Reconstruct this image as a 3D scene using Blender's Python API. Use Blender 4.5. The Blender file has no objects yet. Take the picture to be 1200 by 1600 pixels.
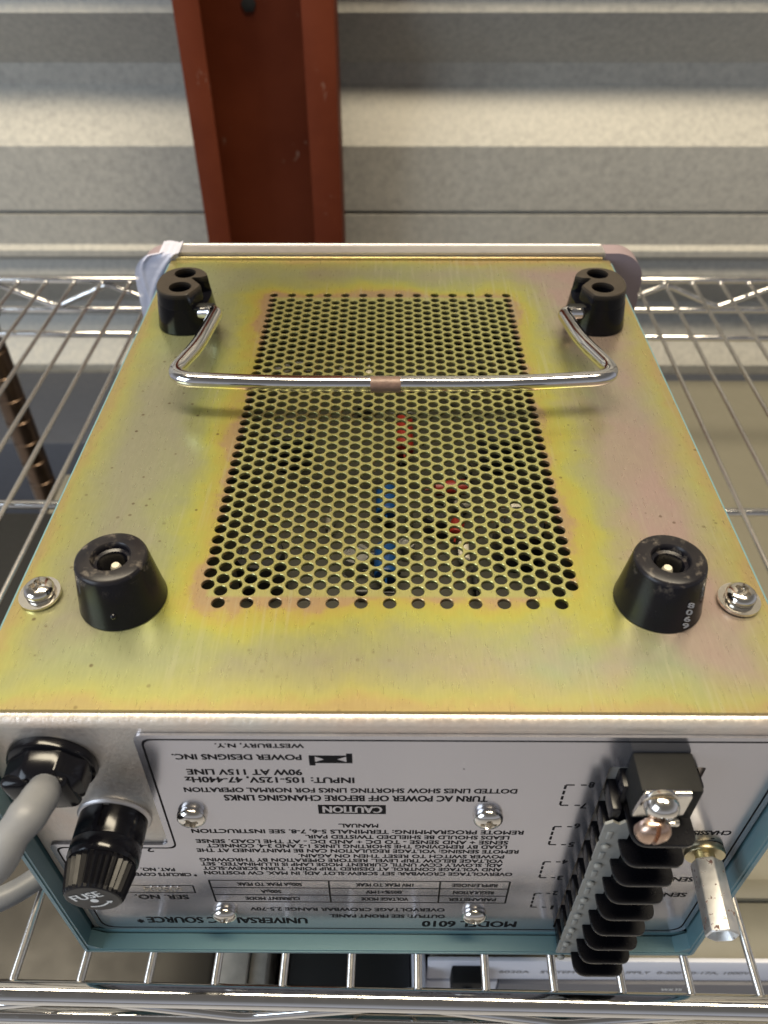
import bpy, bmesh, math, random
from mathutils import Vector, Matrix
from mathutils.geometry import delaunay_2d_cdt
import numpy as np
random.seed(7)
C = bpy.context.scene.collection
PI = math.pi
# ------------------------------------------------------------------ camera
F, PW, PH = 1249.07, 1200.0, 1600.0
CAM = Vector((-0.000405, -0.1598, 0.174202))
pitch, yaw, roll = 0.737459, 0.007605, -0.001981
def axes():
    cp, sp = math.cos(pitch), math.sin(pitch)
    Z = Matrix.Rotation(yaw, 3, 'Z')
    f = Z @ Vector((0, cp, -sp)); u = Z @ Vector((0, sp, cp)); r = Z @ Vector((1, 0, 0))
    c, s = math.cos(roll), math.sin(roll)
    return c*r + s*u, -s*r + c*u, f
RT, UP, FW = axes()
cd = bpy.data.cameras.new('camera'); cam = bpy.data.objects.new('camera', cd); C.objects.link(cam)
M3 = Matrix((RT, UP, -FW)).transposed()
cam.matrix_world = Matrix.Translation(CAM) @ M3.to_4x4()
cd.sensor_fit = 'VERTICAL'; cd.sensor_height = 36.0; cd.lens = F/PH*36.0
cd.clip_start = 0.01; cd.clip_end = 60
cd.dof.use_dof = True; cd.dof.focus_distance = 0.262; cd.dof.aperture_fstop = 15.5
bpy.context.scene.camera = cam
# ------------------------------------------------------------------ world and lamps
sc = bpy.context.scene
w = bpy.data.worlds.new('World'); sc.world = w; w.use_nodes = True
wn = w.node_tree; wn.nodes.clear()
wo = wn.nodes.new('ShaderNodeOutputWorld'); wb = wn.nodes.new('ShaderNodeBackground')
tc = wn.nodes.new('ShaderNodeTexCoord'); sx = wn.nodes.new('ShaderNodeSeparateXYZ'); wr = wn.nodes.new('ShaderNodeValToRGB')
wn.links.new(tc.outputs['Generated'], sx.inputs[0])
mr = wn.nodes.new('ShaderNodeMapRange'); mr.inputs[1].default_value = -1; mr.inputs[2].default_value = 1
wn.links.new(sx.outputs['Z'], mr.inputs[0]); wn.links.new(mr.outputs[0], wr.inputs[0])
e = wr.color_ramp.elements
e[0].position = 0.0; e[0].color = (0.30, 0.30, 0.34, 1)
e[1].position = 1.0; e[1].color = (0.13, 0.12, 0.11, 1)
k = e.new(0.45); k.color = (0.42, 0.43, 0.49, 1)
k = e.new(0.58); k.color = (0.35, 0.36, 0.39, 1)
k = e.new(0.75); k.color = (0.15, 0.145, 0.14, 1)
wn.links.new(wr.outputs[0], wb.inputs[0]); wb.inputs[1].default_value = 0.86
wn.links.new(wb.outputs[0], wo.inputs[0])
def area(name, loc, target, sx_, sy_, power, col):
    l = bpy.data.lights.new(name, 'AREA'); l.shape = 'RECTANGLE'; l.size = sx_; l.size_y = sy_
    l.energy = power; l.color = col
    o = bpy.data.objects.new(name, l); C.objects.link(o); o.location = loc
    o.rotation_euler = (Vector(target) - Vector(loc)).to_track_quat('-Z', 'Y').to_euler()
    return o
area('ceiling_lamp', (0.0, 0.10, 2.6), (0.1, 0.55, 0), 2.6, 0.55, 160, (1.0, 0.87, 0.65))
area('open_doorway', (-2.3, -1.5, 1.0), (0, 0, 0), 1.6, 1.8, 50, (0.74, 0.86, 1.0))
sc.cycles.sample_clamp_indirect = 1.5; sc.cycles.caustics_reflective = False; sc.cycles.caustics_refractive = False
sc.view_settings.view_transform = 'Standard'; sc.view_settings.look = 'None'
sc.view_settings.exposure = 0.03; sc.view_settings.gamma = 1.0; sc.view_settings.use_curve_mapping = False
# ------------------------------------------------------------------ helpers
def at(px, py, ax, val):
    d = FW + RT*((px-600)/F) - UP*((py-800)/F)
    return CAM + d*((val-CAM[ax])/d[ax])
def tag(o, label=None, cat=None, group=None, kind=None):
    if label: o['label'] = label
    if cat: o['category'] = cat
    if group: o['group'] = group
    if kind: o['kind'] = kind
    return o
def empty(name, loc, label, cat, group=None):
    o = bpy.data.objects.new(name, None); C.objects.link(o); o.location = loc; o.empty_display_size = 0.02
    return tag(o, label, cat, group)
def link(name, me, parent=None, mats=(), smooth=None):
    o = bpy.data.objects.new(name, me); C.objects.link(o)
    for m in mats: me.materials.append(m)
    if smooth is not None:
        me.shade_smooth()
        if smooth < 180:
            me.set_sharp_from_angle(angle=math.radians(smooth))
    if parent:
        o.parent = parent
        off = Vector((0, 0, 0)); p = parent
        while p: off += Vector(p.location); p = p.parent
        o.location = -off
    return o
def obj(name, bm, mats, parent=None, smooth=35, norm=True):
    me = bpy.data.meshes.new(name)
    if norm: bmesh.ops.recalc_face_normals(bm, faces=bm.faces[:])
    bm.to_mesh(me); bm.free()
    if not isinstance(mats, (list, tuple)): mats = (mats,)
    return link(name, me, parent, mats, smooth)
def B(): return bmesh.new()
def box(bm, x0, x1, y0, y1, z0, z1, bev=0.0, seg=2, mat=0):
    t = bmesh.new()
    vs = [t.verts.new((x, y, z)) for x in (x0, x1) for y in (y0, y1) for z in (z0, z1)]
    for f in ((0,1,3,2),(4,6,7,5),(0,4,5,1),(2,3,7,6),(0,2,6,4),(1,5,7,3)): t.faces.new([vs[i] for i in f])
    if bev > 0: bmesh.ops.bevel(t, geom=t.edges[:], offset=bev, segments=seg, profile=0.5, affect='EDGES')
    bmesh.ops.recalc_face_normals(t, faces=t.faces[:])
    merge(bm, t, mat)
def merge(bm, t, mat=0, M=None):
    vm = {}
    for v in t.verts: vm[v] = bm.verts.new(M @ v.co if M else v.co)
    for f in t.faces:
        try:
            g = bm.faces.new([vm[v] for v in f.verts]); g.material_index = mat if mat else f.material_index
        except ValueError: pass
    t.free()
def lathe(bm, prof, M=Matrix(), n=48, cap0=True, cap1=True, mat=0, flute=None):
    rings = []
    for j, (r, z) in enumerate(prof):
        ring = []
        for i in range(n):
            a = 2*PI*i/n; rr = r
            if flute and flute[1] <= j <= flute[2]: rr = r*(1 + flute[0]*(1 if i % 2 else -1))
            ring.append(bm.verts.new(M @ Vector((rr*math.cos(a), rr*math.sin(a), z))))
        rings.append(ring)
    for a, b in zip(rings, rings[1:]):
        for i in range(n):
            f = bm.faces.new((a[i], a[(i+1) % n], b[(i+1) % n], b[i])); f.material_index = mat
    if cap0: bm.faces.new(rings[0][::-1]).material_index = mat
    if cap1: bm.faces.new(rings[-1]).material_index = mat
def round_path(pts, rad, seg=7):
    out = [Vector(pts[0])]
    for i in range(1, len(pts)-1):
        a, b, c = Vector(pts[i-1]), Vector(pts[i]), Vector(pts[i+1])
        u, v = (a-b).normalized(), (c-b).normalized()
        r = rad if not isinstance(rad, (list, tuple)) else rad[i-1]
        r = min(r, (a-b).length*.48, (c-b).length*.48)
        p, q = b+u*r, b+v*r
        for k in range(seg+1):
            t = k/seg; out.append(p*(1-t)**2 + b*2*t*(1-t) + q*t*t)
    out.append(Vector(pts[-1])); return out
def spline(pts, n=10):
    P = [Vector(p) for p in pts]; P = [2*P[0]-P[1]] + P + [2*P[-1]-P[-2]]; out = []
    for i in range(1, len(P)-2):
        for k in range(n):
            t = k/n
            out.append(0.5*((2*P[i]) + (P[i+1]-P[i-1])*t + (2*P[i-1]-5*P[i]+4*P[i+1]-P[i+2])*t*t + (-P[i-1]+3*P[i]-3*P[i+1]+P[i+2])*t**3))
    out.append(P[-2]); return out
def tube(bm, pts, r, n=16, mat=0, dome=0.0):
    pts = [Vector(p) for p in pts]; rings = []
    T = [(pts[min(i+1, len(pts)-1)] - pts[max(i-1, 0)]).normalized() for i in range(len(pts))]
    N = T[0].orthogonal().normalized()
    if dome:
        pts = [pts[0]-T[0]*dome] + pts + [pts[-1]+T[-1]*dome]; T = [T[0]] + T + [T[-1]]
    for i, (p, t) in enumerate(zip(pts, T)):
        N = (N - t*N.dot(t)).normalized(); Bn = t.cross(N)
        rr = r if not callable(r) else r(i/(len(pts)-1))
        if dome and i in (0, len(pts)-1): rr *= .55
        rings.append([bm.verts.new(p + (N*math.cos(2*PI*k/n) + Bn*math.sin(2*PI*k/n))*rr) for k in range(n)])
    for a, b in zip(rings, rings[1:]):
        for k in range(n):
            bm.faces.new((a[k], a[(k+1) % n], b[(k+1) % n], b[k])).material_index = mat
    bm.faces.new(rings[0][::-1]).material_index = mat; bm.faces.new(rings[-1]).material_index = mat
def pip(p, poly):
    c = False; n = len(poly); j = n-1
    for i in range(n):
        a, b = poly[i], poly[j]
        if (a[1] > p[1]) != (b[1] > p[1]) and p[0] < (b[0]-a[0])*(p[1]-a[1])/(b[1]-a[1])+a[0]: c = not c
        j = i
    return c
def tri_holes(outline, holes):
    """triangles of a polygon with holes, in 2D"""
    vs = []; es = []
    for lp in [outline]+holes:
        k = len(vs); vs += [Vector(p) for p in lp]; es += [(k+i, k+(i+1) % len(lp)) for i in range(len(lp))]
    V, E_, Fc, *_ = delaunay_2d_cdt(vs, es, [], 0, 1e-9)
    T = []
    for f in Fc:
        c = (V[f[0]]+V[f[1]]+V[f[2]])/3
        if pip(c, outline) and not any(pip(c, h) for h in holes): T.append(f)
    return V, T
def plate(bm, outline, holes, z0, z1, M=Matrix(), mat=0, hole_depth=None, chamfer=0.0):
    """flat plate (x,y outline, top z1) with straight sides and hole walls"""
    V, T = tri_holes(outline, holes)
    tv = [bm.verts.new(M @ Vector((v.x, v.y, z1))) for v in V]
    for f in T:
        g = bm.faces.new([tv[i] for i in f]); g.material_index = mat
    def wall(lp, a, b, flip):
        u = [bm.verts.new(M @ Vector((p[0], p[1], a))) for p in lp]; d = [bm.verts.new(M @ Vector((p[0], p[1], b))) for p in lp]
        n = len(lp)
        for i in range(n):
            q = (u[i], u[(i+1) % n], d[(i+1) % n], d[i]); bm.faces.new(q[::-1] if flip else q).material_index = mat
        return d
    wall(outline, z1, z0, True)
    for h in holes:
        d = wall(h, z1, hole_depth if hole_depth is not None else z0, False)
        if hole_depth is not None: bm.faces.new(d).material_index = mat
def rrect(x0, x1, y0, y1, r, n=6):
    o = []
    for cx, cy, a0 in ((x1-r, y1-r, 0), (x0+r, y1-r, PI/2), (x0+r, y0+r, PI), (x1-r, y0+r, 1.5*PI)):
        for i in range(n+1):
            a = a0 + PI/2*i/n; o.append((cx+r*math.cos(a), cy+r*math.sin(a)))
    return o
def circ(cx, cy, r, n=24): return [(cx+r*math.cos(2*PI*i/n), cy+r*math.sin(2*PI*i/n)) for i in range(n)]
def boolean(bm_a, bm_b):
    for q in (bm_a, bm_b): bmesh.ops.recalc_face_normals(q, faces=q.faces[:])
    ma = bpy.data.meshes.new('t'); bm_a.to_mesh(ma); bm_a.free(); mb = bpy.data.meshes.new('t'); bm_b.to_mesh(mb); bm_b.free()
    a = bpy.data.objects.new('t', ma); b = bpy.data.objects.new('t', mb); C.objects.link(a); C.objects.link(b)
    m = a.modifiers.new('b', 'BOOLEAN'); m.operation = 'DIFFERENCE'; m.object = b; m.solver = 'EXACT'
    dg = bpy.context.evaluated_depsgraph_get(); me = bpy.data.meshes.new_from_object(a.evaluated_get(dg))
    bpy.data.objects.remove(a); bpy.data.objects.remove(b)
    return me
# ------------------------------------------------------------------ materials
class NT:
    def __init__(s, name):
        s.m = bpy.data.materials.new(name); s.m.use_nodes = True; s.t = s.m.node_tree; s.n = s.t.nodes; s.b = s.n['Principled BSDF']
        s.tc = s.n.new('ShaderNodeTexCoord'); s.obj = s.tc.outputs['Object']
    def math(s, op, a, b=None, c=None):
        m = s.n.new('ShaderNodeMath'); m.operation = op
        for i, x in enumerate((a, b, c)):
            if x is None: continue
            if isinstance(x, (int, float)): m.inputs[i].default_value = x
            else: s.t.links.new(x, m.inputs[i])
        return m.outputs[0]
    def noise(s, scale, detail=4, rough=0.55, vec=None, stretch=None, rot=0, off=(0, 0, 0), dist=0):
        v = vec or s.obj
        if stretch or rot or off != (0, 0, 0):
            mp = s.n.new('ShaderNodeMapping'); s.t.links.new(v, mp.inputs[0])
            if stretch: mp.inputs['Scale'].default_value = stretch
            mp.inputs['Rotation'].default_value = (0, 0, rot); mp.inputs['Location'].default_value = off
            v = mp.outputs[0]
        n = s.n.new('ShaderNodeTexNoise'); s.t.links.new(v, n.inputs['Vector'])
        n.inputs['Scale'].default_value = scale; n.inputs['Detail'].default_value = detail; n.inputs['Roughness'].default_value = rough
        n.inputs['Distortion'].default_value = dist
        return n.outputs['Fac']
    def ramp(s, fac, stops, interp='LINEAR'):
        r = s.n.new('ShaderNodeValToRGB'); r.color_ramp.interpolation = interp; e = r.color_ramp.elements
        while len(e) > 1: e.remove(e[-1])
        for i, (p, c) in enumerate(stops):
            if isinstance(c, (int, float)): c = (c, c, c)
            if i == 0: e[0].position = p; k = e[0]
            else: k = e.new(p)
            k.color = (*c, 1)
        if isinstance(fac, (int, float)): r.inputs[0].default_value = fac
        else: s.t.links.new(fac, r.inputs[0])
        return r.outputs[0]
    def mix(s, fac, a, b, mode='MIX'):
        m = s.n.new('ShaderNodeMix'); m.data_type = 'RGBA'; m.blend_type = mode
        for i, x in ((0, fac), (6, a), (7, b)):
            if isinstance(x, (int, float)): m.inputs[i].default_value = x
            elif isinstance(x, tuple): m.inputs[i].default_value = (*x, 1)
            else: s.t.links.new(x, m.inputs[i])
        return m.outputs[2]
    def set(s, **kw):
        names = dict(col='Base Color', rough='Roughness', metal='Metallic', spec='Specular IOR Level', coat='Coat Weight', coatr='Coat Roughness', trans='Transmission Weight', alpha='Alpha', ior='IOR', aniso='Anisotropic', sss='Subsurface Weight', ec='Emission Color', es='Emission Strength')
        for k, v in kw.items():
            i = s.b.inputs[names[k]]
            if isinstance(v, (int, float)): i.default_value = v
            elif isinstance(v, tuple): i.default_value = (*v, 1)
            else: s.t.links.new(v, i)
        return s
    def bump(s, h, strength=0.2, dist=0.001):
        b = s.n.new('ShaderNodeBump'); b.inputs['Strength'].default_value = strength; b.inputs['Distance'].default_value = dist
        s.t.links.new(h, b.inputs['Height']); s.t.links.new(b.outputs[0], s.b.inputs['Normal']); return s
def simple(name, col, rough, metal=0.0, var=0.12, scale=60, bump=0.0, bscale=400, rvar=0.08, **kw):
    m = NT(name); n = m.noise(scale, 5)
    c = m.mix(n, tuple(x*(1-var) for x in col), tuple(min(1, x*(1+var)) for x in col))
    n2 = m.noise(scale*2.3, 4, off=(3, 1, 2))
    r = m.math('ADD', m.math('MULTIPLY', m.math('SUBTRACT', n2, .5), rvar*3), rough)
    m.set(col=c, rough=r, metal=metal, **kw)
    if bump: m.bump(m.noise(bscale, 3), bump, 0.0005)
    return m.m
# perforation layout (metres)
S = 0.0047625; NA = 38; CX = S*math.sqrt(3)/2
PX = 13*CX; PY0, PY1 = -1.5*S, NA*S
YF, YB, WX = -0.0434, 0.2178, 0.1086
def chromate():
    m = NT('yellow chromate zinc plating')
    sp = m.n.new('ShaderNodeSeparateXYZ'); m.t.links.new(m.obj, sp.inputs[0])
    x, y = sp.outputs['X'], sp.outputs['Y']
    wob = m.math('MULTIPLY', m.math('SUBTRACT', m.noise(30, 6, .62), .5), 0.034)
    dx = m.math('MAXIMUM', m.math('SUBTRACT', m.math('ABSOLUTE', x), PX-.001), 0)
    dy = m.math('MAXIMUM', m.math('SUBTRACT', m.math('ABSOLUTE', m.math('SUBTRACT', y, (PY0+PY1)/2)), (PY1-PY0)/2-.003), 0)
    d = m.math('SQRT', m.math('ADD', m.math('MULTIPLY', dx, dx), m.math('MULTIPLY', dy, dy)))
    dw = m.math('ADD', d, wob)
    ed = m.math('MINIMUM', m.math('SUBTRACT', WX, m.math('ABSOLUTE', x)), m.math('MINIMUM', m.math('SUBTRACT', y, YF), m.math('SUBTRACT', YB, y)))
    edw = m.math('ADD', ed, m.math('MULTIPLY', wob, .6))
    # broad interference clouds
    cl = m.noise(11, 3, .5, stretch=(1, .75, 1), dist=.6)
    cloud = m.ramp(cl, [(.24, (.54, .54, .24)), (.38, (.45, .49, .27)), (.46, (.50, .55, .28)), (.53, (.46, .45, .28)), (.60, (.45, .42, .30)), (.70, (.48, .50, .26))])
    cl2 = m.noise(7, 2, .5, off=(5.3, 1.7, 0))
    pink = m.ramp(m.math('ADD', m.math('MULTIPLY', x, 3.2), cl2), [(.44, 0.0), (.64, .9)])
    cloud = m.mix(pink, cloud, m.ramp(m.noise(18, 3, off=(1, 8, 0)), [(.34, (.48, .53, .36)), (.44, (.58, .45, .42)), (.58, (.64, .39, .44))]))
    halo = m.ramp(m.math('MULTIPLY', dw, 30), [(0.0, (.58, .42, .26)), (.09, (.62, .44, .24)), (.16, (.66, .56, .16)), (.32, (.62, .62, .15)), (.52, (.52, .56, .20)), (1, (.47, .50, .25))])
    hf = m.ramp(m.math('MULTIPLY', dw, 30), [(.25, 1.0), (.80, 0.0)])
    cloud = m.mix(.30, cloud, m.ramp(m.noise(6, 2, off=(9, 3, 0)), [(.4, (.50, .50, .41)), (.6, (.46, .44, .38))]))
    c = m.mix(hf, cloud, halo)
    edge = m.ramp(m.math('MULTIPLY', edw, 50), [(0, (.62, .47, .21)), (.08, (.64, .50, .20)), (.24, (.62, .60, .18)), (1, (.50, .55, .22))])
    ef = m.ramp(m.math('MULTIPLY', edw, 50), [(.15, .80), (.8, 0.0)])
    c = m.mix(ef, c, edge)
    # between the holes: greener yellow
    inside = m.ramp(m.math('MULTIPLY', d, 400), [(0, 1.0), (.5, 0.0)])
    c = m.mix(m.math('MULTIPLY', inside, .8), c, m.mix(m.noise(40), (.66, .67, .28), (.54, .55, .21)))
    # brushing and fibres
    br = m.noise(1700, 3, .6, stretch=(1, .10, 1), rot=.55)
    br2 = m.noise(1300, 4, .6, stretch=(1, .14, 1), rot=-.12)
    st = m.math('MULTIPLY', m.math('ADD', br, br2), .5)
    c = m.mix(.10, c, m.ramp(st, [(.38, .28), (.5, .5), (.62, .80)]), 'OVERLAY')
    sm = m.noise(620, 3, .5, stretch=(1, .04, 1), rot=-.62); dm = m.math('MULTIPLY', m.ramp(sm, [(.56, 0.0), (.66, 1.0)]), m.ramp(m.noise(13, 2, off=(4, 4, 1)), [(.46, 0.0), (.60, .30)]))
    c = m.mix(dm, c, (.74, .72, .54))
    sn = m.noise(260, 2, .5, stretch=(1, .02, 1), rot=.9, off=(3, 1, 0)); c = m.mix(m.ramp(sn, [(.71, 0.0), (.75, .3)]), c, (.30, .28, .16))
    # brown specks
    vo = m.n.new('ShaderNodeTexVoronoi'); vo.inputs['Scale'].default_value = 240; m.t.links.new(m.obj, vo.inputs['Vector'])
    near = m.ramp(m.noise(9, 3, off=(2, 2, 2)), [(.46, 0.0), (.62, 1.0)])
    spk = m.math('MULTIPLY', m.ramp(vo.outputs['Distance'], [(.10, 1.0), (.17, 0.0)]), near)
    sel = m.n.new('ShaderNodeSeparateColor'); m.t.links.new(vo.outputs['Color'], sel.inputs[0])
    spk = m.math('MULTIPLY', spk, m.ramp(sel.outputs[0], [(.70, 0.0), (.74, .8)]))
    c = m.mix(spk, c, (.12, .06, .03))
    c = m.mix(1.0, c, (.83, .84, .79), 'MULTIPLY')
    m.set(col=c, metal=.82, rough=m.ramp(st, [(.3, .265), (.7, .30)]))
    m.bump(m.math('ADD', st, m.math('MULTIPLY', m.noise(900, 2), .3)), .02, .0003)
    return m.m
M = {}
M['chromate'] = chromate()
m = NT('zinc plated chassis steel'); n = m.noise(35, 4); f = m.noise(700, 4, .6, stretch=(1, .5, 1))
m.set(col=m.mix(m.ramp(n, [(.35, 0.0), (.65, 1.0)]), (.66, .56, .49), (.62, .60, .56)), metal=.7, rough=m.ramp(f, [(.3, .32), (.7, .5)])).bump(f, .35, .0005); M['chassis'] = m.m
m = NT('brushed aluminium label'); f = m.noise(160, 5, .6, stretch=(1, 1, .05)); n = m.noise(14, 3)
vo = m.n.new('ShaderNodeTexVoronoi'); vo.inputs['Scale'].default_value = 330; m.t.links.new(m.obj, vo.inputs['Vector'])
spk = m.ramp(vo.outputs['Distance'], [(.06, 1.0), (.10, 0.0)])
m.set(col=m.mix(m.math('MULTIPLY', spk, .35), m.mix(n, (.50, .495, .55), (.56, .555, .60)), (.9, .9, .9)), metal=.88, rough=m.ramp(m.noise(60, 5), [(.3, .16), (.7, .22)])).bump(f, .003, .0001); M['label'] = m.m
M['ink'] = simple('black screen ink', (.006, .006, .008), .6, var=.3, spec=.08)
M['white_ink'] = simple('white filled lettering', (.80, .80, .78), .5, var=.05)
m = NT('teal enamel'); n = m.noise(900, 2); m.set(col=m.mix(m.noise(20), (.105, .205, .235), (.13, .24, .27)), rough=.42, metal=0.0, coat=.25, coatr=.3).bump(n, .12, .0003); M['teal'] = m.m
def rubber(name, base, rough, scuff):
    m = NT(name)
    sp = m.n.new('ShaderNodeSeparateXYZ'); m.t.links.new(m.obj, sp.inputs[0])
    n = m.noise(300, 6, .7); n2 = m.noise(90, 4)
    sc_ = m.math('MULTIPLY', m.ramp(n, [(.55, 0.0), (.66, 1.0)]), m.ramp(m.math('MULTIPLY', sp.outputs['Z'], 1), [(.0145, 0.0), (.0168, scuff)]))
    c = m.mix(sc_, m.mix(n2, base, tuple(x*1.6 for x in base)), (.16, .14, .12))
    top = m.ramp(sp.outputs['Z'], [(.0160, 0.0), (.0172, 1.0)])
    c = m.mix(m.math('MULTIPLY', top, m.ramp(n2, [(.3, .15), (.7, .8)])), c, (.045, .038, .032))
    m.set(col=c, spec=.26, rough=m.mix(top, m.ramp(n2, [(.3, rough), (.7, rough+.12)]), (.5, .5, .5)))
    m.bump(n, .05, .0004); return m.m
M['rubber'] = rubber('black hard rubber', (.005, .005, .008), .17, .9)
M['post'] = simple('chrome post with brown reflection tone', (.13, .09, .065), .38, 1.0, var=.3)  # brown reflections of the chrome are put into its base colour
M['phenolic'] = simple('glossy black phenolic', (.004, .004, .006), .16, var=.3, rvar=.04, bump=.015, bscale=200, spec=.3)
m = NT('black phenolic with brown top'); sp_ = m.n.new('ShaderNodeSeparateXYZ'); m.t.links.new(m.obj, sp_.inputs[0]); top = m.ramp(sp_.outputs['Z'], [(.0172, 0.0), (.0180, 1.0)])
m.set(col=m.mix(top, (.004, .004, .006), m.mix(m.noise(200), (.045, .036, .027), (.075, .060, .045))), rough=m.mix(top, (.14, .14, .14), (.5, .5, .5)), spec=.25); M['footblack'] = m.m  # top face mixed to a matt brown
M['knob'] = simple('ribbed black knob', (.004, .004, .006), .34, var=.4, rvar=.08, spec=.22)
M['fin'] = simple('black moulded barrier', (.004, .004, .006), .28, var=.4, rvar=.06, bump=.02, bscale=300, spec=.26)
M['matblack'] = simple('matt black plastic block', (.014, .014, .014), .6, var=.25, bump=.08, bscale=900, spec=.15)
M['chrome'] = simple('chrome plated wire', (.80, .79, .78), .09, 1.0, var=.06, scale=90, rvar=.07)
M['chrome_wire'] = simple('satin chrome deck wire', (.84, .81, .77), .24, 1.0, var=.06, scale=90, rvar=.05)
M['chrome_bail'] = simple('chrome plated bail wire', (.76, .75, .76), .10, 1.0, var=.08, scale=160, rvar=.07)
M['nickel'] = simple('nickel screw', (.80, .76, .70), .14, 1.0, var=.08, scale=500, rvar=.06)
M['copper'] = simple('tarnished copper screw', (.60, .42, .32), .30, 1.0, var=.35, scale=260, rvar=.12)
m = NT('pitted cadmium standoff'); pt = m.ramp(m.noise(520, 4, .6), [(.605, 0.0), (.64, 1.0)])
m.set(col=m.mix(pt, m.mix(m.noise(120), (.66, .65, .63), (.78, .77, .75)), (.12, .07, .06)), metal=m.math('SUBTRACT', 1, m.math('MULTIPLY', pt, .9)), rough=m.mix(pt, m.ramp(m.noise(300), [(.3, .42), (.7, .55)]), (.8, .8, .8))); M['standoff'] = m.m
M['brass'] = simple('dull brass washer', (.62, .54, .34), .32, 1.0, var=.15, scale=300)
m = NT('grey rubber cord'); m.set(col=m.mix(m.ramp(m.noise(60, 5), [(.35, 0.0), (.7, 1.0)]), (.14, .148, .17), (.20, .205, .215)), rough=.42, spec=.35).bump(m.noise(180, 4), .12, .001); M['cord'] = m.m
M['lugs'] = simple('grey solder lug strip', (.30, .30, .28), .5, .3, var=.2, scale=400, bump=.2, bscale=700)
M['bezel'] = simple('satin aluminium bezel', (.52, .50, .50), .40, .85, var=.1, scale=150, bump=.08, bscale=500)
M['cap'] = simple('mauve brown bezel corner', (.24, .185, .20), .5, .0, var=.12, scale=90, bump=.04)
m = NT('crumpled clear film'); m.set(col=(.66, .67, .80), rough=m.ramp(m.noise(90), [(.3, .15), (.7, .35)]), alpha=.58, spec=.7).bump(m.noise(60, 3, .5, dist=1.0), .35, .002); M['film'] = m.m
M['residue'] = simple('brown tape residue', (.15, .095, .075), .45, .15, var=.4, scale=500, bump=.2, bscale=900)
M['pcb'] = simple('olive circuit board', (.019, .018, .009), .5, var=.25, scale=200)
M['red'] = simple('red capacitor', (.20, .014, .008), .45); M['blue'] = simple('blue capacitor', (.004, .045, .16), .4)
M['cream'] = simple('cream ceramic', (.62, .58, .48), .5); M['dark'] = simple('black component', (.015, .015, .015), .4)
M['clearcap'] = simple('steel can', (.5, .5, .5), .3, .9)
m = NT('red oxide primer'); m.set(col=m.mix(m.ramp(m.noise(38, 6, .7, stretch=(1, 1, .5)), [(.655, 0.0), (.70, .8)]), m.mix(m.ramp(m.noise(9, 5), [(.35, 0.0), (.65, 1.0)]), (.105, .020, .007), (.15, .032, .012)), (.26, .16, .12)), rough=.6, spec=.15).bump(m.noise(60, 4), .1, .003); M['primer'] = m.m
m = NT('galvalume wall sheet'); sp_ = m.noise(150, 5, .6); bl = m.noise(5, 3)
m.set(col=m.mix(m.ramp(sp_, [(.30, 0.0), (.72, 1.0)]), m.mix(bl, (.31, .298, .27), (.35, .338, .308)), (.46, .44, .39)), metal=.15, rough=m.ramp(sp_, [(.3, .42), (.7, .6)])).bump(sp_, .06, .002); M['wall'] = m.m
M['concrete'] = simple('grey concrete', (.42, .42, .44), .7, var=.2, scale=6, bump=.1, bscale=60)
M['beige'] = simple('beige instrument lid', (.165, .155, .12), .5, var=.06, scale=30, bump=.05)
M['offwhite'] = simple('off white front strip', (.62, .63, .70), .5, var=.05)
M['greybezel'] = simple('dark grey front bezel', (.13, .125, .135), .5)
M['window'] = simple('dark red display window', (.03, .008, .008), .15)
M['greybox'] = simple('brown grey painted case', (.030, .026, .021), .5, var=.12, scale=25)
M['blackbox'] = simple('plain black', (.006, .006, .006), .6)
M['tanbox'] = simple('tan painted case', (.16, .15, .12), .6)
M['navy'] = simple('navy grey shade tone', (.035, .04, .055), .6)
M['green'] = simple('green lamp lens', (.01, .22, .10), .2)
M['greytext'] = simple('grey printed lettering', (.25, .25, .27), .5)
# ------------------------------------------------------------------ lettering
def glyphs(body, off=0.0, space=1.0):
    cu = bpy.data.curves.new('t', 'FONT'); cu.body = body; cu.size = 1; cu.offset = off; cu.resolution_u = 3; cu.space_character = space
    o = bpy.data.objects.new('t', cu); C.objects.link(o); bpy.context.view_layer.update()
    me = bpy.data.meshes.new_from_object(o.evaluated_get(bpy.context.evaluated_depsgraph_get()))
    bpy.data.objects.remove(o)
    return me
def put_text(bm, body, start, right, up, width, height, mat=0, off=0.0, space=1.0, relief=0.0, bold=((-.045, 0), (.045, 0))):
    """start = lower-left corner as read; right/up unit vectors on the surface"""
    me = glyphs(body, off, space); xs = [v.co.x for v in me.vertices]; ys = [v.co.y for v in me.vertices]
    x0, x1 = min(xs), max(xs); cap = 0.70
    t = bmesh.new(); t.from_mesh(me)
    if relief:
        r = bmesh.ops.extrude_face_region(t, geom=t.faces[:]); nv = [g for g in r['geom'] if isinstance(g, bmesh.types.BMVert)]
        for v in nv: v.co.z += relief
    nrm = right.cross(up)
    for v in t.verts:
        v.co = start + right*((v.co.x-x0)/(x1-x0)*width) + up*(v.co.y/cap*height) + nrm*v.co.z
    if bold:
        nt = len(t.verts)
        for k_, (dx_, dy_) in enumerate(bold):
            c_ = t.copy()
            for v in c_.verts: v.co += right*dx_*height + up*dy_*height + nrm*(.000009*(k_+1))
            merge(bm, c_, mat)
    merge(bm, t, mat)
# ================================================================== SETTING
bm = B(); box(bm, -6, 6, -6, 0.95, -1.12, -1.10)
tag(obj('floor', bm, M['concrete'], smooth=None), 'grey concrete floor far below the rack', kind='structure')
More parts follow.
